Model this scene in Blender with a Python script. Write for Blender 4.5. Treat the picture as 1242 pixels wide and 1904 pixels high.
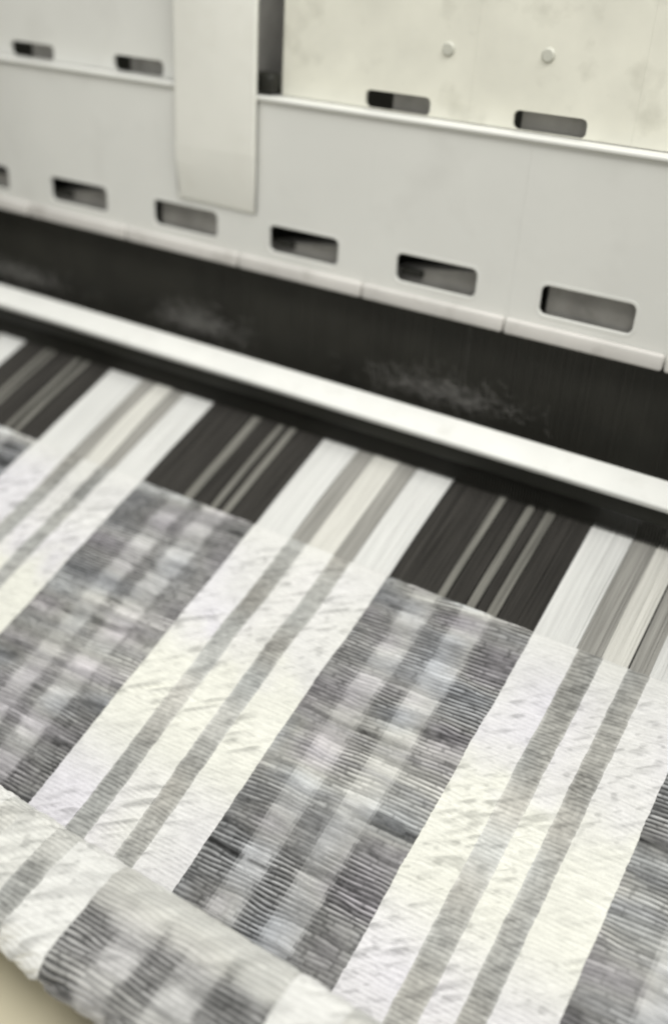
import bpy, bmesh, math, random
import numpy as np
from mathutils import Matrix, Vector

random.seed(7)
rng = np.random.default_rng(11)
S = bpy.context.scene
C = S.collection
for o in list(bpy.data.objects):
    bpy.data.objects.remove(o)

# ------------------------------------------------------------------ camera
# World: X runs along the reed, Y goes into the loom, Z up, metres; origin on the fell of the cloth.
cam_d = bpy.data.cameras.new('camera')
cam = bpy.data.objects.new('camera', cam_d); C.objects.link(cam); S.camera = cam
right = Vector((0.8423, 0.5359, 0.0585)); down = Vector((0.3067, -0.3871, -0.8695)); fwd = Vector((-0.4433, 0.7503, -0.4904))
m = Matrix((right, -down, -fwd)).transposed()
cam.matrix_world = Matrix.Translation((0.2658, -0.4538, 0.3297)) @ m.to_4x4()
cam_d.sensor_fit = 'VERTICAL'; cam_d.sensor_height = 36.0; cam_d.lens = 35.04
cam_d.clip_start = 0.01; cam_d.clip_end = 60
cam_d.dof.use_dof = True; cam_d.dof.focus_distance = 0.50; cam_d.dof.aperture_fstop = 3.0

# ------------------------------------------------------------------ light: lamps of the workshop
w = bpy.data.worlds.new('World'); S.world = w; w.use_nodes = True
w.node_tree.nodes['Background'].inputs[0].default_value = (0.95, 0.96, 0.93, 1)
w.node_tree.nodes['Background'].inputs[1].default_value = 0.50

def area(name, loc, target, sx, sy, power, col):
    l = bpy.data.lights.new(name, 'AREA'); l.shape = 'RECTANGLE'; l.size = sx; l.size_y = sy
    l.energy = power; l.color = col
    o = bpy.data.objects.new(name, l); C.objects.link(o); o.location = loc
    o.rotation_euler = (Vector(target) - Vector(loc)).to_track_quat('-Z', 'Y').to_euler()
    return o
area('ceiling_lamp', (0.75, -0.35, 1.55), (-0.05, 0, 0), 1.2, 0.35, 23, (1.0, 0.99, 0.94))
area('ceiling_lamp', (-0.7, -0.75, 1.7), (-0.1, -0.05, 0), 1.2, 0.35, 10, (1.0, 0.99, 0.95))

S.view_settings.view_transform = 'Standard'; S.view_settings.look = 'None'
S.view_settings.gamma = 1; S.view_settings.use_curve_mapping = False
S.view_settings.exposure = 0.09
S.render.engine = 'CYCLES'
S.cycles.filter_width = 2.0

# ------------------------------------------------------------------ helpers
def link(name, me, mat, parent=None):
    o = bpy.data.objects.new(name, me); C.objects.link(o)
    if mat: me.materials.append(mat)
    if parent: o.parent = parent
    return o
def empty(name, loc=(0, 0, 0)):
    o = bpy.data.objects.new(name, None); C.objects.link(o); o.empty_display_size = 0.02
    o.location = loc
    return o
def tag(o, label=None, cat=None, group=None, kind=None):
    for k, v in (('label', label), ('category', cat), ('group', group), ('kind', kind)):
        if v: o[k] = v
    return o
def from_bm(name, bm, mat, parent=None, smooth=True):
    bmesh.ops.recalc_face_normals(bm, faces=bm.faces)
    me = bpy.data.meshes.new(name); bm.to_mesh(me); bm.free()
    for p in me.polygons: p.use_smooth = smooth
    o = link(name, me, mat, parent)
    if smooth: 
        try: me.set_sharp_from_angle(angle=math.radians(35))
        except Exception: pass
    return o
def box_bm(lo, hi, bevel=0.0, seg=3):
    bm = bmesh.new(); bmesh.ops.create_cube(bm, size=1)
    lo = Vector(lo); hi = Vector(hi)
    for v in bm.verts:
        v.co = Vector([(lo[i] + hi[i]) / 2 + v.co[i] * (hi[i] - lo[i]) for i in range(3)])
    if bevel:
        bmesh.ops.bevel(bm, geom=list(bm.edges), offset=bevel, segments=seg, affect='EDGES', profile=0.5)
    return bm
def box(name, lo, hi, mat, parent=None, bevel=0.0, seg=3):
    return from_bm(name, box_bm(lo, hi, bevel, seg), mat, parent)
def profile_bm(pts, x0, x1):
    """closed YZ profile extruded along X"""
    bm = bmesh.new()
    a = [bm.verts.new((x0, y, z)) for y, z in pts]; b = [bm.verts.new((x1, y, z)) for y, z in pts]
    n = len(pts)
    for i in range(n):
        bm.faces.new((a[i], a[(i + 1) % n], b[(i + 1) % n], b[i]))
    bm.faces.new(a); bm.faces.new(b[::-1])
    return bm
def round_rect(cx, cz, wx, hz, r, n=7, skew=0.0):
    pts = []
    for sx, sz, a0 in ((1, 1, 0), (-1, 1, 90), (-1, -1, 180), (1, -1, 270)):
        for k in range(n):
            a = math.radians(a0 + 90 * k / (n - 1))
            x = sx * (wx / 2 - r) + r * math.cos(a); z = sz * (hz / 2 - r) + r * math.sin(a)
            pts.append((cx + x, cz + z + skew * x))
    return pts
def vnoise(x, y, seed=0):
    """smooth value noise, 0..1"""
    r = np.random.default_rng(seed); N = 256
    L = r.random((N, N))
    xi = np.floor(x).astype(int); yi = np.floor(y).astype(int)
    fx = x - xi; fy = y - yi
    fx = fx * fx * (3 - 2 * fx); fy = fy * fy * (3 - 2 * fy)
    g = lambda a, b: L[a % N, b % N]
    return (g(xi, yi) * (1 - fx) + g(xi + 1, yi) * fx) * (1 - fy) + (g(xi, yi + 1) * (1 - fx) + g(xi + 1, yi + 1) * fx) * fy
def sstep(a, b, x):
    t = np.clip((x - a) / (b - a), 0, 1); return t * t * (3 - 2 * t)

def paint(name, col, rough=0.45, var=0.06, scale=14, dirt=0.0, dirtcol=(0.2, 0.19, 0.16), spec=0.4, bump=0.05, stretch=None):
    mt = bpy.data.materials.new(name); mt.use_nodes = True
    nt = mt.node_tree; b = nt.nodes['Principled BSDF']
    N = nt.nodes.new; L = nt.links.new
    tc = N('ShaderNodeTexCoord')
    no = N('ShaderNodeTexNoise'); no.inputs['Scale'].default_value = scale; no.inputs['Detail'].default_value = 5
    if stretch:
        mpg = N('ShaderNodeMapping'); mpg.inputs['Scale'].default_value = stretch
        L(tc.outputs['Object'], mpg.inputs['Vector']); L(mpg.outputs['Vector'], no.inputs['Vector'])
    else:
        L(tc.outputs['Object'], no.inputs['Vector'])
    ra = N('ShaderNodeValToRGB'); ra.color_ramp.elements[0].position = 0.3; ra.color_ramp.elements[1].position = 0.7
    ra.color_ramp.elements[0].color = (*[c * (1 - var) for c in col], 1)
    ra.color_ramp.elements[1].color = (*[min(1, c * (1 + var)) for c in col], 1)
    L(no.outputs['Fac'], ra.inputs['Fac'])
    src = ra.outputs['Color']
    if dirt:
        n2 = N('ShaderNodeTexNoise'); n2.inputs['Scale'].default_value = scale * 2.3; n2.inputs['Detail'].default_value = 7
        L(tc.outputs['Object'], n2.inputs['Vector'])
        r2 = N('ShaderNodeValToRGB'); r2.color_ramp.elements[0].position = 0.55; r2.color_ramp.elements[1].position = 0.8
        r2.color_ramp.elements[0].color = (0, 0, 0, 1); r2.color_ramp.elements[1].color = (dirt, dirt, dirt, 1)
        L(n2.outputs['Fac'], r2.inputs['Fac'])
        mx = N('ShaderNodeMixRGB'); mx.inputs[2].default_value = (*dirtcol, 1)
        L(r2.outputs['Color'], mx.inputs[0]); L(src, mx.inputs[1]); src = mx.outputs[0]
    L(src, b.inputs['Base Color'])
    b.inputs['Roughness'].default_value = rough; b.inputs['Specular IOR Level'].default_value = spec
    if bump:
        bp = N('ShaderNodeBump'); bp.inputs['Strength'].default_value = bump; bp.inputs['Distance'].default_value = 0.002
        n3 = N('ShaderNodeTexNoise'); n3.inputs['Scale'].default_value = 120; L(tc.outputs['Object'], n3.inputs['Vector'])
        L(n3.outputs['Fac'], bp.inputs['Height']); L(bp.outputs['Normal'], b.inputs['Normal'])
    return mt
M = dict(
    panel=paint('grey_white_enamel', (0.70, 0.70, 0.67), 0.4, 0.035, 12, 0.22, (0.46, 0.45, 0.42)),
    cream=paint('cream_enamel', (0.75, 0.74, 0.655), 0.5, 0.09, 22, 0.55, (0.46, 0.45, 0.38)),
    post=paint('cream_post_enamel', (0.755, 0.75, 0.70), 0.45, 0.04, 14, 0.2, (0.55, 0.54, 0.46)),
    lip=paint('worn_lip_enamel', (0.62, 0.60, 0.575), 0.45, 0.08, 25, 0.5, (0.28, 0.26, 0.23)),
    bar=paint('white_bar_enamel', (0.76, 0.76, 0.735), 0.4, 0.04, 30, 0.35, (0.55, 0.54, 0.50)),
    dark=paint('blackened_steel', (0.018, 0.018, 0.014), 0.55, 0.25, 20, 0.25, (0.05, 0.047, 0.04), 0.3),
    wire=paint('dark_heddle_wire', (0.030, 0.029, 0.024), 0.5, 0.2, 30, 0, spec=0.3, bump=0),
    plate=paint('grey_steel_plate', (0.27, 0.262, 0.245), 0.5, 0.2, 40, 0.4, (0.07, 0.07, 0.06)),
    screw=paint('dull_screw', (0.52, 0.52, 0.46), 0.5, 0.1, 40),
    floor=paint('beige_floor', (0.62, 0.57, 0.43), 0.6, 0.05, 3, 0.2, (0.5, 0.45, 0.33)),
    rubber=paint('roller_rubber', (0.25, 0.23, 0.18), 0.7, 0.1, 20),
)

# ------------------------------------------------------------------ setting
fl = link('floor', bpy.data.meshes.new('floor'), M['floor'])
fl.data.from_pydata([(-6, -6, -0.82), (6, -6, -0.82), (6, 6, -0.82), (-6, 6, -0.82)], [], [(0, 1, 2, 3)])
tag(fl, kind='structure')

X0, X1 = -0.52, 0.34      # extent of the loom parts along the reed

# ------------------------------------------------------------------ loom housing (dark inside behind the panels)
t = empty('loom_housing', (0, 0.30, -0.82))
def at(o, parent):      # parent keeping world coordinates
    o.parent = parent; o.matrix_parent_inverse = Matrix.Translation(-Vector(parent.location)); return o
at(box('back_wall', (X0, 0.290, -0.82), (X1, 0.30, 0.46), M['dark']), t)
at(box('side_wall', (X0 - 0.012, -0.02, -0.82), (X0 - 0.001, 0.30, 0.46), M['dark']), t)
at(box('side_wall', (X1 + 0.001, -0.02, -0.82), (X1 + 0.012, 0.30, 0.46), M['dark']), t)
at(box('race_board', (X0, 0.012, -0.030), (X1, 0.289, -0.012), M['dark'], bevel=0.002), t)
tag(t, 'dark steel inside of the loom behind the heddle wires and slots', 'loom housing')

# ------------------------------------------------------------------ lower slotted panel
YP = 0.115; ZB, ZT = 0.1300, 0.2410; TH = 0.0025
lower = empty('slotted_panel', (0, YP, ZB))
tag(lower, 'pale grey enamelled panel with large rounded slots along its lower lip, under the ledge', 'loom panel')
def slot_panel(name, xa, xb, za, zb, y, slot, mat, parent):
    """sheet metal segment xa..xb with one rounded slot"""
    bm = bmesh.new()
    g = 0.00003
    outer = [(xa + g, za), (xb - g, za), (xb - g, zb), (xa + g, zb)]
    edges = []
    for loop in (outer, slot) if slot else (outer,):
        vs = [bm.verts.new((x, y, z)) for x, z in loop]
        edges += [bm.edges.new((vs[i], vs[(i + 1) % len(vs)])) for i in range(len(vs))]
    bmesh.ops.triangle_fill(bm, use_beauty=True, edges=edges)
    r = bmesh.ops.extrude_face_region(bm, geom=list(bm.faces))
    for e in r['geom']:
        if isinstance(e, bmesh.types.BMVert): e.co.y += TH
    o = from_bm(name, bm, mat, None, smooth=True)
    return at(o, parent)
def rim(loop, y, rad, mat, parent, cx, cz):
    """rolled rim swept round a slot"""
    bm = bmesh.new(); n = len(loop); k = 8; rings = []
    for i in range(n):
        px, pz = loop[i]
        a = Vector((loop[(i + 1) % n][0] - loop[i - 1][0], loop[(i + 1) % n][1] - loop[i - 1][1])).normalized()
        nx, nz = a.y, -a.x
        ring = []
        for j in range(k):
            th = 2 * math.pi * j / k
            ring.append(bm.verts.new((px + nx * rad * 1.6 * (math.cos(th) + 0.7), y - rad * 0.75 * math.sin(th), pz + nz * rad * 1.6 * (math.cos(th) + 0.7))))
        rings.append(ring)
    for i in range(n):
        for j in range(k):
            bm.faces.new((rings[i][j], rings[(i + 1) % n][j], rings[(i + 1) % n][(j + 1) % k], rings[i][(j + 1) % k]))
    o = from_bm('slot_rim', bm, mat); o.parent = parent; o.matrix_parent_inverse = Matrix.Translation(-parent.matrix_world.translation)
    o.matrix_parent_inverse = parent.matrix_parent_inverse.copy() if False else Matrix.Identity(4)
    return o
slots = [(-0.4245, 0.058), (-0.3185, 0.060), (-0.2125, 0.060), (-0.1090, 0.057), (-0.0075, 0.058), (0.0930, 0.059), (0.196, 0.059), (0.294, 0.059)]
edges_x = [-0.477, -0.371, -0.267, -0.161, -0.0585, 0.0445, 0.145, 0.248, 0.339]
for i, (cx, wd) in enumerate(slots):
    cz = 0.1535 + random.uniform(-0.0006, 0.0006)
    loop = round_rect(cx, cz, wd, 0.0185, 0.0045)
    seg = slot_panel('panel_segment', edges_x[i], edges_x[i + 1], ZB + 0.001 * (i % 2) * 0.4, ZT, YP, loop, M['panel'], lower)
    r = rim(loop, YP + 0.0004, 0.0009, M['panel'], seg, cx, cz)
    # rolled lip along the lower edge of the segment
    lipb = box_bm((edges_x[i] + 0.0006, YP - 0.0050, ZB - 0.0015), (edges_x[i + 1] - 0.0006, YP - 0.0002, ZB + 0.0085), 0.0018)
    lp = from_bm('bottom_lip', lipb, M['lip']); lp.parent = seg
    # plate seen through the slot
    full = i in (2, 5)
    z0, z1 = (cz - 0.014, cz + 0.014) if full else (cz - 0.016, cz + 0.000 + 0.002 * (i % 3))
    xs = cx - wd / 2 + (0.0025 if full else -0.004)
    pb = box_bm((xs, YP + (0.006 if full else 0.008), z0), (cx + wd / 2 + 0.012, YP + (0.0085 if full else 0.022), z1), 0.001)
    if not full:
        bmesh.ops.rotate(pb, verts=pb.verts, cent=(cx, YP + 0.012, cz), matrix=Matrix.Rotation(math.radians(random.uniform(-9, 9)), 3, 'Y'))
    pl = from_bm('backing_plate', pb, M['plate']); pl.parent = seg
    if not full:
        cb = box_bm((cx - wd / 2 + 0.001, YP + 0.005, cz - 0.006), (cx - wd / 2 + 0.017, YP + 0.010, cz - 0.001), 0.0015)
        from_bm('catch', cb, M['dark'], None).parent = seg
# ledge: folded top flange
lz = box_bm((X0, YP - 0.0022, ZT + 0.0002), (X1, YP + 0.0155, ZT + 0.0030), 0.0010)
at(from_bm('ledge', lz, M['panel']), lower)
at(box('stiffener', (X0, YP + 0.0035, ZT - 0.030), (X1, YP + 0.0075, ZT - 0.001), M['dark']), lower)
at(box('view_blocker', (X0, YP + 0.034, 0.129), (X1, YP + 0.036, ZT - 0.001), M['dark']), lower)  # added dark plate, blocks the bright view through the slots

# ------------------------------------------------------------------ upper panels
YU = 0.127
def upper_panel(name, label, mat, segs, screws=()):
    root = empty(name, ((segs[0][0] + segs[-1][1]) / 2, YU, ZT + 0.0035))
    tag(root, label, 'loom panel')
    for xa, xb, sl in segs:
        loop = round_rect(sl[0], 0.2500, sl[1], 0.0105, 0.0035) if sl else None
        s = slot_panel('panel_segment', xa, xb, ZT + 0.0035, 0.40, YU, loop, mat, root)
        if sl:
            pb = box_bm((sl[0] - sl[1] / 2 + sl[1] * (sl[2] if len(sl) > 2 else 0.36), YU + 0.006, 0.241), (sl[0] + sl[1] / 2 + 0.012, YU + 0.009, 0.262), 0.001)
            from_bm('backing_plate', pb, M['plate']).parent = s
    for sx, sz in screws:
        bm = bmesh.new()
        bmesh.ops.create_cone(bm, segments=20, radius1=0.0045, radius2=0.0030, depth=0.0018, cap_ends=True,
                              matrix=Matrix.Translation((sx, YU - 0.0006, sz)) @ Matrix.Rotation(math.radians(90), 4, 'X'))
        at(from_bm('screw', bm, M['screw']), root)
    return root
upper_panel('upper_panel', 'grey white upper panel with two dark slots sitting on the bright ledge', M['panel'],
            [(-0.50, -0.423, None), (-0.423, -0.3165, (-0.370, 0.046)), (-0.3165, -0.2055, (-0.2635, 0.047, 0.22))])
upper_panel('upper_panel', 'cream upper panel with faint screws and two narrow slots beside a dark gap', M['cream'],
            [(-0.1385, -0.003, (-0.052, 0.046)), (-0.003, 0.097, (0.048, 0.045, 0.06)), (0.097, 0.205, (0.150, 0.045)), (0.205, 0.339, (0.256, 0.045))],
            [(-0.0205, 0.283), (0.0415, 0.2855)])

# ------------------------------------------------------------------ post
pt = empty('upright_post', (-0.177, 0.105, 0.172))
tag(pt, 'cream upright post standing in front of the panels, dark gap along one side', 'post')
pb = profile_bm([(0.1146, 0.1670), (0.1146, 0.42), (0.1102, 0.42), (0.1102, 0.2060), (0.1110, 0.1940), (0.1136, 0.1690)], -0.2165, -0.1485)
bmesh.ops.bevel(pb, geom=[e for e in pb.edges if e.calc_length() > 0.03 or abs(e.verts[0].co.z - e.verts[1].co.z) > 0.004], offset=0.0016, segments=3, affect='EDGES', profile=0.5)
at(from_bm('column', pb, M['post']), pt)
at(box('knob', (-0.1560, 0.1170, 0.2448), (-0.1395, 0.1290, 0.2580), M['dark'], bevel=0.0045, seg=4), pt)
at(box('rear_rib', (-0.197, 0.1137, 0.2450), (-0.161, 0.160, 0.42), M['plate'], bevel=0.002), pt)

# ------------------------------------------------------------------ heddle wires hanging below the panel
hd = empty('heddle_wires', (0, 0.1222, -0.0119))
tag(hd, 'dense dark heddle wires hanging beneath the slotted panel', 'heddles')
def wires(name, y, x0, x1, pitch, wx, wy, z0, z1, jit, parent, mat):
    verts = []; faces = []
    x = x0
    while x < x1:
        cx = x + random.uniform(-jit, jit); yy = y + random.uniform(-jit, jit); h = wx / 2; d = wy / 2; b = len(verts)
        for z in (z0, z1):
            verts += [(cx - h, yy - d, z), (cx + h, yy - d, z), (cx + h, yy + d, z), (cx - h, yy + d, z)]
        faces += [(b, b + 1, b + 5, b + 4), (b + 1, b + 2, b + 6, b + 5), (b + 2, b + 3, b + 7, b + 6), (b + 3, b, b + 4, b + 7)]
        x += pitch
    me = bpy.data.meshes.new(name); me.from_pydata(verts, [], faces)
    o = link(name, me, mat); tag(o, kind='stuff'); at(o, parent); return o
wires('wire_row', 0.1222, X0, X1, 0.0016, 0.00145, 0.0006, -0.0118, 0.128, 0.0001, hd, M['wire'])
wires('wire_row', 0.1262, X0, X1, 0.0016, 0.0010, 0.0006, -0.0118, 0.128, 0.0002, hd, M['wire'])

# ------------------------------------------------------------------ reed
rd = empty('reed', (0, 0.083, -0.0119))
tag(rd, 'reed with a bright white cap bar over dark wires where the warp enters', 'reed')
prof = []
def arc(cy, cz, r, a0, a1, n=5):
    for k in range(n + 1):
        a = math.radians(a0 + (a1 - a0) * k / n); prof.append((cy + r * math.cos(a), cz + r * math.sin(a)))
arc(0.0893, 0.0722, 0.0012, 0, 100); arc(0.0748, 0.0640, 0.0018, 115, 200, 6); arc(0.0758, 0.0622, 0.0016, 200, 270, 5); arc(0.0893, 0.0622, 0.0012, 280, 360, 4)
at(from_bm('cap_bar', profile_bm(prof, X0, X1), M['bar']), rd)
at(box('upper_baulk', (X0, 0.0785, 0.0490), (X1, 0.0895, 0.0608), M['dark'], bevel=0.0015), rd)
wires('reed_wires', 0.0845, X0, X1, 0.0020, 0.0007, 0.005, -0.0100, 0.0500, 0.0, rd, M['wire'])
at(box('lower_baulk', (X0, 0.0785, -0.0118), (X1, 0.0905, 0.0120), M['dark'], bevel=0.0015), rd)

# ------------------------------------------------------------------ breast beam under the cloth
BEAM = [(-0.2275, -0.0305), (-0.2905, -0.0455), (-0.262, -0.080)]
CREST = (-0.236, -0.035)
br = empty('breast_beam', (0, -0.258, -0.09))
tag(br, 'narrow beam under the cloth where the cloth bends down at the front', 'beam')
pr = [(-0.2345, -0.0390), (-0.2790, -0.0496), (-0.2590, -0.0730), (-0.2345, -0.0730)]
bmb = profile_bm(pr, X0, X1)
bmesh.ops.bevel(bmb, geom=[e for e in bmb.edges if abs(e.verts[0].co.x - e.verts[1].co.x) > 0.1], offset=0.006, segments=5, affect='EDGES', profile=0.5)
at(from_bm('rail', bmb, M['rubber']), br)
for xx in (X0 - 0.012, X1 + 0.001):
    at(box('end_plate', (xx, -0.295, -0.82), (xx + 0.011, -0.021, -0.03), M['dark']), br)
fb = empty('front_board', (0, -0.5, -0.82))
tag(fb, 'plain beige board below the front edge of the cloth', 'board')
at(box('top', (X0, -0.80, -0.12), (X1, -0.2545, -0.10), M['floor'], bevel=0.004), fb)
for xx in (X0 + 0.02, X1 - 0.06):
    at(box('leg', (xx, -0.78, -0.82), (xx + 0.04, -0.74, -0.1205), M['floor'], bevel=0.003), fb)
    at(box('leg', (xx, -0.31, -0.82), (xx + 0.04, -0.27, -0.1205), M['floor'], bevel=0.003), fb)

# ------------------------------------------------------------------ woven cloth
WY, WZ = 0.9269, 0.3752
cloth = empty('woven_cloth', (0, 0, 0))
tag(cloth, 'striped grey and white woven cloth with its warp yarns running out of the reed', 'cloth')

# path of the cloth in the YZ plane: flat from the fell, down into the nip, up over the breast beam, round its front
def fillet(pts, rads, n=14):
    out = [np.array(pts[0])]
    for i in range(1, len(pts) - 1):
        p, a, b = np.array(pts[i]), np.array(pts[i - 1]), np.array(pts[i + 1])
        u = (a - p) / np.linalg.norm(a - p); v = (b - p) / np.linalg.norm(b - p)
        th = math.acos(np.clip(u @ v, -1, 1)); r = rads[i - 1]; tl = r / math.tan(th / 2)
        c = p + (u + v) / np.linalg.norm(u + v) * r / math.sin(th / 2)
        q0 = p + u * tl - c; q1 = p + v * tl - c
        g0 = math.atan2(q0[1], q0[0]); g1 = math.atan2(q1[1], q1[0]); dg = (g1 - g0 + math.pi) % (2 * math.pi) - math.pi
        out += [c + r * np.array((math.cos(g0 + dg * k / n), math.sin(g0 + dg * k / n))) for k in range(n + 1)]
    return np.array(out + [np.array(pts[-1])])
path = fillet([(3 * WY / 1e3, 3 * WZ / 1e3), (-0.2165, -0.2165 * WZ / WY)] + BEAM + [(-0.225, -0.125)], [0.006, 0.010, 0.011, 0.008])
sl = np.concatenate([[0], np.cumsum(np.linalg.norm(np.diff(path, axis=0), axis=1))]) * 1e3
_k = int(np.argmin(np.hypot(path[:, 0] - CREST[0], path[:, 1] - CREST[1])))
S_CR = sl[_k]                               # cloth length at the crest of the beam
S_END = sl[-1]
ds = 0.46
ss = np.arange(0, S_END, ds)
py = np.interp(ss, sl, path[:, 0]); pz = np.interp(ss, sl, path[:, 1])
ty = np.gradient(py); tz = np.gradient(pz); ln = np.hypot(ty, tz); ty /= ln; tz /= ln
ker = np.ones(9) / 9
ty = np.convolve(np.pad(ty, 4, 'edge'), ker, 'valid'); tz = np.convolve(np.pad(tz, 4, 'edge'), ker, 'valid')
ny = tz.copy(); nz = -ty.copy()             # outward normal
PITCH = 2.35

STR = [(-400, -384, 'g'), (-384, -356, 'w'), (-312, -262, 'd'),
       (-262, -229, 'w'), (-229, -215, 'g'), (-215, -199, 'c'), (-199, -187, 'g'), (-187, -160, 'w'),
       (-160, -63, 'd'),
       (-63, -35, 'w'), (-35, -22, 'g'), (-22, -2, 'c'), (-2, 11, 'g'), (11, 37, 'w'),
       (37, 131.5, 'd'),
       (131.5, 158, 'w'), (158, 172, 'g'), (172, 186, 'c'), (186, 198, 'g'), (198, 225, 'w'),
       (225, 318, 'd')]
LIGHT_COLS = [(-333, -319), (-303, -286), (-131, -115), (-103, -86), (57, 73), (88, 106), (251, 266), (282, 300)]

def weft_light(s):
    """lightness of the weft along the cloth: dark and pale picks in blocks, plus painted fold highlight at the crest"""
    v = np.zeros_like(s)
    v += 0.75 * (1 - sstep(3, 13, s))
    v += 0.70 * sstep(80, 96, s) * (1 - sstep(140, 158, s))
    for a in (104, 122, 142): v -= 0.55 * np.exp(-((s - a) / 2.6) ** 2) * 1.0
    v += 0.9 * sstep(S_CR - 22, S_CR - 8, s) * (1 - sstep(S_CR + 9, S_CR + 21, s))  # pale weft block, with the fold highlight painted in along the crest
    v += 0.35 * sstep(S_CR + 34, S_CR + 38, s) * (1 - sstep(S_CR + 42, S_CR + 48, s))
    return np.clip(v, 0, 1)

def stripe(x0, x1, kind):
    nx = max(4, int((x1 - x0) / 0.55))
    us = np.linspace(x0, x1, nx + 1)
    U, Sg = np.meshgrid(us, ss)
    # picks wobble a little along the cloth; colour changes pick by pick and end by end
    wob = 3.2 * (vnoise(U / 60, Sg / 40, 3) - 0.5) + 1.5 * (vnoise(U / 14, Sg / 7, 4) - 0.5) + 0.05 * (U - x0)
    Sw = Sg + wob
    ph = Sw / PITCH
    row = np.floor(ph); Sq = (row + 0.5) * PITCH
    END = 2.1                                           # width of one group of warp ends
    Uq = (np.floor(U / END) + 0.5) * END
    rib = np.clip(np.cos(2 * np.pi * (ph - row - 0.5)) * 0.62 + 0.5, 0, 1)
    prow = vnoise(row * 0.913 + 0.37, row * 0 + 0.5, 30)        # shade of each pick
    fl = (U + 3.1 * row + 19 * vnoise(row * 1.37, row * 0 + 3.5, 35)) / 15.0                       # floats, stepped from pick to pick
    fc = np.abs(fl - np.floor(fl) - 0.5) * 2
    dash = vnoise(np.floor(fl) * 1.7 + row * 2.3, row * 3.1 + 0.5, 31)
    over = 1 - 0.34 * sstep(0.78, 0.95, fc) * (0.3 + 1.2 * (dash > .5))                             # weft on top
    low = vnoise(U / 34, Sg / 26, 7); low2 = vnoise(U / 70 + 9, Sg / 60, 8)
    fine = 0.45 * vnoise(U / 1.3, Sg / 0.9, 9) + 0.55 * vnoise(U / 4.5, Sg / 1.2, 29)
    slub = vnoise(U / 6.0 + row * 1.9, row * 2.7, 37)
    lf = weft_light(Sq + 5 * (vnoise(Uq / 22, Sq / 9, 10) - 0.5))
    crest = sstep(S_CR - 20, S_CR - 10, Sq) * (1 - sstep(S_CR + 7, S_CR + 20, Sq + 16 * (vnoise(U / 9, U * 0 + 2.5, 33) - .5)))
    # diagonal crepe marks
    b = 0.81 * U - 0.585 * Sg; a = 0.585 * U + 0.81 * Sg
    pk = vnoise(b / 11, a / 2.1, 11); pk2 = vnoise(b / 26 + 5, a / 9, 12); big = vnoise(U / 45 + 3, Sg / 38, 13)
    onroll = sstep(S_CR - 20, S_CR - 4, Sg)
    midblk = sstep(66, 112, Sg + 26 * (vnoise(U / 12, Sg / 10, 38) - .5)) * (1 - sstep(140, 200, Sg))
    fold = vnoise(b / 24 + 4, a / 3.4, 21)
    if kind == 'd':
        lw = np.zeros_like(U)
        Uj = Uq + 2 * (vnoise(row * 1.0, row * 0, 22) - .5)
        for p, q in LIGHT_COLS: lw += sstep(p - 2, p + 2, Uj) * (1 - sstep(q - 2, q + 2, Uj))
        end = vnoise(Uq * 0.77, U * 0 + 0.5, 32)                 # shade of each group of ends
        chk = 0.5 + 0.5 * np.sin(2 * np.pi * Sq / 23.0 + 1.1 + 2.0 * (vnoise(Sq / 40, Sq * 0, 39) - .5))    # checks along the cloth
        chk = sstep(0.45, 0.75, chk + 0.5 * (prow - .5))
        lw = lw * (0.55 + 0.45 * chk)
        soft = vnoise(U / 21 + 1, Sg / 15, 24) * (1 - onroll) + 0.75 * onroll
        vis = np.clip(0.55 + 1.5 * (soft - 0.35), 0.32, 1.25) * (1 - 0.30 * lw) * (1 - 0.35 * lf)
        warp = 0.026 + 0.050 * end + 0.27 * lw + 0.07 * midblk
        dband = sstep(0.60, 0.74, vnoise(row * 0.43 + 0.2, U / 55, 40)) * (0.4 + 0.6 * sstep(.3, .6, vnoise(U / 16 + 3, row * 0.3, 41)))
        weft = 0.375 + 0.13 * lf - 0.24 * dband * (1 - crest) + 0.26 * (prow - .5) + 0.16 * (dash - .5) + 0.26 * (slub - .5) + 0.10 * chk + 0.05 * lw - 0.16 * (prow < .22) + 0.08 * lw
        cov = over * (0.62 + 0.30 * lf)
        m_thread = np.clip(cov * ((1 - vis) * 0.70 + vis * rib * 1.15), 0, 1)
        val = warp * (1 - m_thread) + weft * m_thread
        val = val * (0.80 + 0.40 * low) + 0.09 * (fine - 0.5)
        val = val * (1 - 0.72 * crest) + (0.52 + 0.1 * rib) * 0.72 * crest  # pale weft and painted fold highlight blended into the crest colour
        val = val * (1 - 0.22 * onroll * sstep(.60, .80, fold) * (1 - 0.4 * crest))  # shade of the folds over the beam painted into the colour
        val = np.clip(val, 0.02, 0.75)
        hue = (vnoise(Uq / 30 + 2, Sq / 14, 14) - 0.5) * (1 - 0.8 * onroll)
        col = np.stack([val * (1.01 + 0.07 * hue), val * (1.0 - 0.01 * hue), val * (0.985 + 0.16 * np.abs(hue) - 0.05 * lf)], -1)
        hloc = 0.75 * rib * over * (0.4 + 0.6 * vis) + 0.3 * (pk2 - .5)
    elif kind == 'g':
        val = 0.31 + 0.18 * (low - .5) + 0.13 * (rib - .5) * (0.3 + dash) + 0.12 * (prow - .5) + 0.08 * (vnoise(Uq * .77, row, 34) - .5) + 0.20 * midblk * low2 + 0.10 * (fine - .5) + 0.08 * (slub - .5)
        val = val + 0.22 * crest  # crest highlight painted onto the grey stripes as well
        val = val * (1 - 0.22 * sstep(.62, .85, pk))
        hue = vnoise(U / 30 + 12, Sg / 25, 15) - 0.5
        col = np.stack([val * (1.005 + 0.05 * hue), val * (1.0), val * (0.95 - 0.06 * hue)], -1)
        ed = 1 - sstep(0, 1.8, np.minimum(U - x0, x1 - U) + 1.6 * (vnoise(row * 1.3, U / 2.1, 36) - .5))
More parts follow.
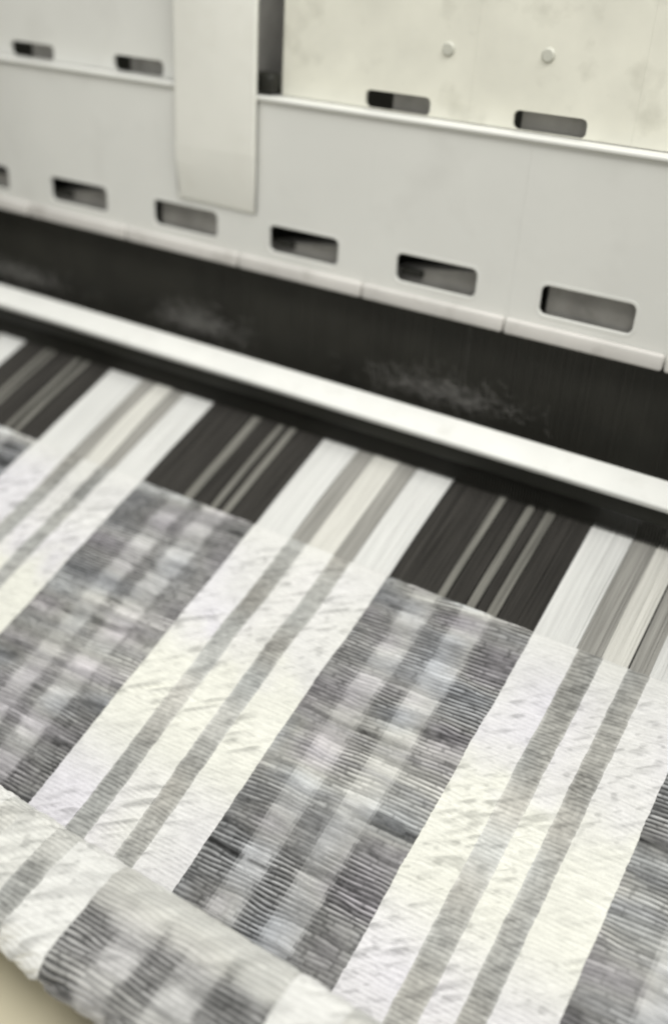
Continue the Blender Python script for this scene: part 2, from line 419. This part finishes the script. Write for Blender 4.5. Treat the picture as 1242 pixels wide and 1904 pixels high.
        col = col + (0.09 * ed * (1 - crest))[..., None]
        hloc = 0.3 * rib * (0.4 + dash) + 0.35 * (pk - .5) + 0.4 * (pk2 - .5)
    else:
        mark = sstep(0.60, 0.90, pk) * (0.25 + 0.75 * sstep(0.35, 0.75, low)) + 0.7 * sstep(0.7, 0.95, vnoise(b / 5 + 3, a / 1.9, 16)) * sstep(.4, .7, low2)
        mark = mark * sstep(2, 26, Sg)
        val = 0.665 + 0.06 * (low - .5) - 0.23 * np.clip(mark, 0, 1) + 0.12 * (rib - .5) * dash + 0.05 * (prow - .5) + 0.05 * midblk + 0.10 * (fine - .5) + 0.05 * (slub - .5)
        val = val - 0.10 * midblk * sstep(.72, .8, prow) * rib
        val = val * (1 - 0.16 * onroll * sstep(.62, .85, fold))  # fold shade painted into the pale stripes over the beam
        tint = np.clip(midblk + 0.7 * (low2 - .5), 0, 1) * (1 - onroll) * sstep(0, 40, Sg)
        if kind == 'c': tint = tint * 0.7 + 0.3
        lav = np.clip(1.3 - 1.6 * midblk, 0, 1.3) * 1.0 * sstep(-5, 40, Sg) * (vnoise(U / 40 + 8, Sg / 40, 17)) * (1 - onroll)
        col = np.stack([val * (1 - 0.01 * lav), val * (0.995 - 0.025 * lav), val * (0.965 - 0.055 * tint + 0.05 * lav)], -1)
        hloc = 2.0 * (pk - .5) * (0.2 + 1.2 * low) + 0.34 * rib * (0.3 + dash) + 1.3 * (pk2 - .5) + 0.15
    win = sstep(0, 3.0, np.minimum(U - x0, x1 - U))
    hgt = hloc * (0.25 + 0.75 * win) + 1.7 * (big - .5) + onroll * 1.5 * (fold - .5)
    hgt = hgt * sstep(0, 14, Sg) + 0.2
    # selvedge of each stripe swells towards its middle for the white ones
    H = hgt / 1e3
    Ux = (U + 1.1 * (vnoise(Sg / 11, U * 0 + 0.5, 18) - .5) * 0 + 1.3 * (vnoise(Sg / 40, U / 300, 19) - .5) + 0.5 * (vnoise(Sg / 9 + 7, U / 200, 26) - .5) + 0.5 * (vnoise(Sg / 1.7 + 7, U / 100, 27) - .5)) / 1e3
    edge = 0.6 * (vnoise(U / 5, U * 0 + .3, 20) - .5) / 1e3 * (1 - sstep(0, 6, Sg))
    Y = py[:, None] + ny[:, None] * H + edge * WY
    Z = pz[:, None] + nz[:, None] * H + edge * WZ
    co = np.stack([Ux, Y, Z], -1).reshape(-1, 3).astype(np.float32)
    nr, nc = U.shape
    idx = np.arange(nr * nc).reshape(nr, nc)
    q = np.stack([idx[:-1, :-1], idx[1:, :-1], idx[1:, 1:], idx[:-1, 1:]], -1).reshape(-1, 4)
    name = {'d': 'plaid_stripe', 'g': 'grey_stripe', 'w': 'white_stripe', 'c': 'cream_stripe'}[kind]
    me = bpy.data.meshes.new(name)
    me.vertices.add(len(co)); me.vertices.foreach_set('co', co.ravel())
    me.loops.add(q.size); me.loops.foreach_set('vertex_index', q.ravel().astype(np.int32))
    me.polygons.add(len(q)); me.polygons.foreach_set('loop_start', (np.arange(len(q)) * 4).astype(np.int32))
    me.polygons.foreach_set('use_smooth', np.ones(len(q), bool))
    me.update(calc_edges=True)
    at_ = me.color_attributes.new('yarn', 'FLOAT_COLOR', 'POINT')
    rgba = np.concatenate([np.clip(col, 0, 1).reshape(-1, 3), np.ones((nr * nc, 1))], 1).astype(np.float32)
    at_.data.foreach_set('color', rgba.ravel())
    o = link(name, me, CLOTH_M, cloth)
    return o

def cloth_mat():
    mt = bpy.data.materials.new('woven_yarn'); mt.use_nodes = True
    nt = mt.node_tree; b = nt.nodes['Principled BSDF']; N = nt.nodes.new; L = nt.links.new
    at_ = N('ShaderNodeAttribute'); at_.attribute_name = 'yarn'
    tc = N('ShaderNodeTexCoord'); no = N('ShaderNodeTexNoise'); no.inputs['Scale'].default_value = 900; no.inputs['Detail'].default_value = 3
    L(tc.outputs['Object'], no.inputs['Vector'])
    mp = N('ShaderNodeMapRange'); mp.inputs['To Min'].default_value = 0.9; mp.inputs['To Max'].default_value = 1.08
    L(no.outputs['Fac'], mp.inputs['Value'])
    mx = N('ShaderNodeVectorMath'); mx.operation = 'SCALE'
    L(at_.outputs['Color'], mx.inputs[0]); L(mp.outputs['Result'], mx.inputs['Scale'])
    L(mx.outputs['Vector'], b.inputs['Base Color'])
    b.inputs['Roughness'].default_value = 0.85; b.inputs['Specular IOR Level'].default_value = 0.15
    b.inputs['Sheen Weight'].default_value = 0.15; b.inputs['Sheen Roughness'].default_value = 0.5
    bp = N('ShaderNodeBump'); bp.inputs['Strength'].default_value = 0.25; bp.inputs['Distance'].default_value = 0.0006
    L(no.outputs['Fac'], bp.inputs['Height']); L(bp.outputs['Normal'], b.inputs['Normal'])
    return mt
CLOTH_M = cloth_mat()
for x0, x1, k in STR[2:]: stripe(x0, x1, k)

# ------------------------------------------------------------------ warp yarns between reed and fell (and on to the heddles)
def yarn_mat(name, col, var=0.15):
    mt = paint(name, col, 0.8, var, 1, 0, spec=0.2, bump=0.0, stretch=(420, 14, 14)); return mt
YM = {'w': yarn_mat('white_yarn', (0.66, 0.66, 0.645), 0.10), 'c': yarn_mat('cream_yarn', (0.63, 0.62, 0.58), 0.12),
      'g': yarn_mat('grey_yarn', (0.33, 0.322, 0.30), 0.25), 'd': yarn_mat('charcoal_yarn', (0.045, 0.042, 0.038), 0.35),
      'l': yarn_mat('pale_grey_yarn', (0.20, 0.195, 0.175), 0.35)}
WARP = [(-470, -400, 'w'), (-400, -384, 'g'), (-384, -357, 'w'), (-356, -334, 'd'), (-333, -329, 'l'), (-328, -326, 'd'), (-325.5, -322, 'l'), (-321, -300, 'd'), (-299, -295, 'l'), (-294, -290, 'd'), (-289.5, -285, 'l'), (-284, -263, 'd'),
        (-262, -229.5, 'w'), (-229, -215.5, 'g'), (-215, -199.5, 'c'), (-199, -187.5, 'g'), (-187, -160.5, 'w'),
        (-160, -125, 'd'), (-124, -117, 'l'), (-116, -102, 'd'), (-101, -96.5, 'l'), (-96, -91.5, 'd'), (-91, -86, 'l'), (-85, -64, 'd'),
        (-63, -35.5, 'w'), (-35, -22.5, 'g'), (-22, -2.5, 'c'), (-2, 10.5, 'g'), (11, 37, 'w'),
        (38, 69, 'd'), (70, 75, 'l'), (76, 88, 'd'), (89, 94.5, 'l'), (95.5, 101, 'd'), (102, 108, 'l'), (109, 131, 'd'),
        (131.5, 157, 'w'), (157.5, 171, 'g'), (171.5, 186, 'c'), (187, 198, 'g'), (198, 225, 'w'), (226, 318, 'd')]
WNAME = {'w': 'white_warp_band', 'c': 'cream_warp_band', 'g': 'grey_warp_band', 'd': 'dark_warp_band', 'l': 'pale_warp_band'}
for x0, x1, k in WARP:
    verts = []; faces = []
    pitch = {'w': 0.9, 'c': 0.9, 'g': 1.0, 'd': 1.1, 'l': 1.0}[k]; rad = {'w': 0.62, 'c': 0.62, 'g': 0.6, 'd': 0.55, 'l': 0.6}[k]
    n = max(2, int((x1 - x0) / pitch)); ns = 14
    for i in range(n):
        xa = x0 + (i + 0.5) * (x1 - x0) / n + random.uniform(-.12, .12)
        hgt = random.uniform(-0.22, 0.22); drift = random.uniform(-.25, .25)
        base = len(verts)
        for j in range(ns + 1):
            tt = j / ns; wv = -3 + tt * 290
            x = xa + drift * math.sin(tt * 9) ; lift = -1.1 * max(0, 1 - tt * 9) - 0.2 + hgt * math.sin(min(1, tt * 3) * math.pi) + 0.35 * math.sin(tt * 12 + x0)
            cy = wv * WY - lift * WZ; cz = wv * WZ + lift * WY
            for q in range(5):
                an = 2 * math.pi * q / 5
                verts.append(((x + rad * math.cos(an)) / 1e3, (cy - rad * math.sin(an) * WZ) / 1e3, (cz + rad * math.sin(an) * WY) / 1e3))
        for j in range(ns):
            for q in range(5):
                a = base + j * 5 + q; b = base + j * 5 + (q + 1) % 5
                faces.append((a, b, b + 5, a + 5))
    me = bpy.data.meshes.new(WNAME[k]); me.from_pydata(verts, [], faces)
    me.polygons.foreach_set('use_smooth', np.ones(len(faces), bool))
    o = link(WNAME[k], me, YM[k], cloth); o['kind'] = 'stuff'

# sub-parts of panel segments were modelled in world space: cancel the parents' offsets
bpy.context.view_layer.update()
for seg in [o for o in C.objects if o.name.startswith('panel_segment')]:
    for ch in seg.children:
        ch.matrix_parent_inverse = seg.matrix_world.inverted()

# ------------------------------------------------------------------ lint caught on the heddle wires behind the bar
lint_m = paint('pale_lint', (0.34, 0.33, 0.31), 0.9, 0.1, 50, 0, spec=0.1, bump=0)
def lint(cx, width, hgt, n, seed, lab):
    r = random.Random(seed); verts = []; faces = []
    for i in range(n * 9):
        p = Vector((cx + r.gauss(0, width / 2), 0.1195 + r.uniform(-0.004, 0.0012), 0.070 + abs(r.gauss(0, hgt))))
        d = Vector((r.gauss(0, 1), r.gauss(0, .25), r.gauss(0, .8))).normalized()
        rad = 0.000035
        ring0 = None
        for k in range(5):
            ring = len(verts)
            for q in range(3):
                an = 2.094 * q
                verts.append((p.x + rad * math.cos(an), min(p.y, 0.1212) + rad * math.sin(an), p.z + rad * math.sin(an + 1)))
            if ring0 is not None:
                for q in range(3): faces.append((ring0 + q, ring0 + (q + 1) % 3, ring + (q + 1) % 3, ring + q))
            ring0 = ring
            p = p + d * 0.0022
            d = (d + Vector((r.gauss(0, .5), r.gauss(0, .15), r.gauss(0, .5)))).normalized()
    me = bpy.data.meshes.new('lint_tuft'); me.from_pydata(verts, [], faces)
    o = link('lint_tuft', me, lint_m)
    tag(o, 'faint grey lint caught on the dark heddle wires ' + lab, 'lint', 'lint on the heddle wires')
for cx, wd, hg, n, sd, lab in ((-0.395, 0.05, 0.006, 50, 1, 'as a low sparse patch'),
                               (-0.205, 0.040, 0.009, 70, 2, 'under the slot below the cream post'),
                               (0.005, 0.050, 0.008, 55, 4, 'under a panel joint, widest patch')):
    lint(cx, wd, hg, n, sd, lab)
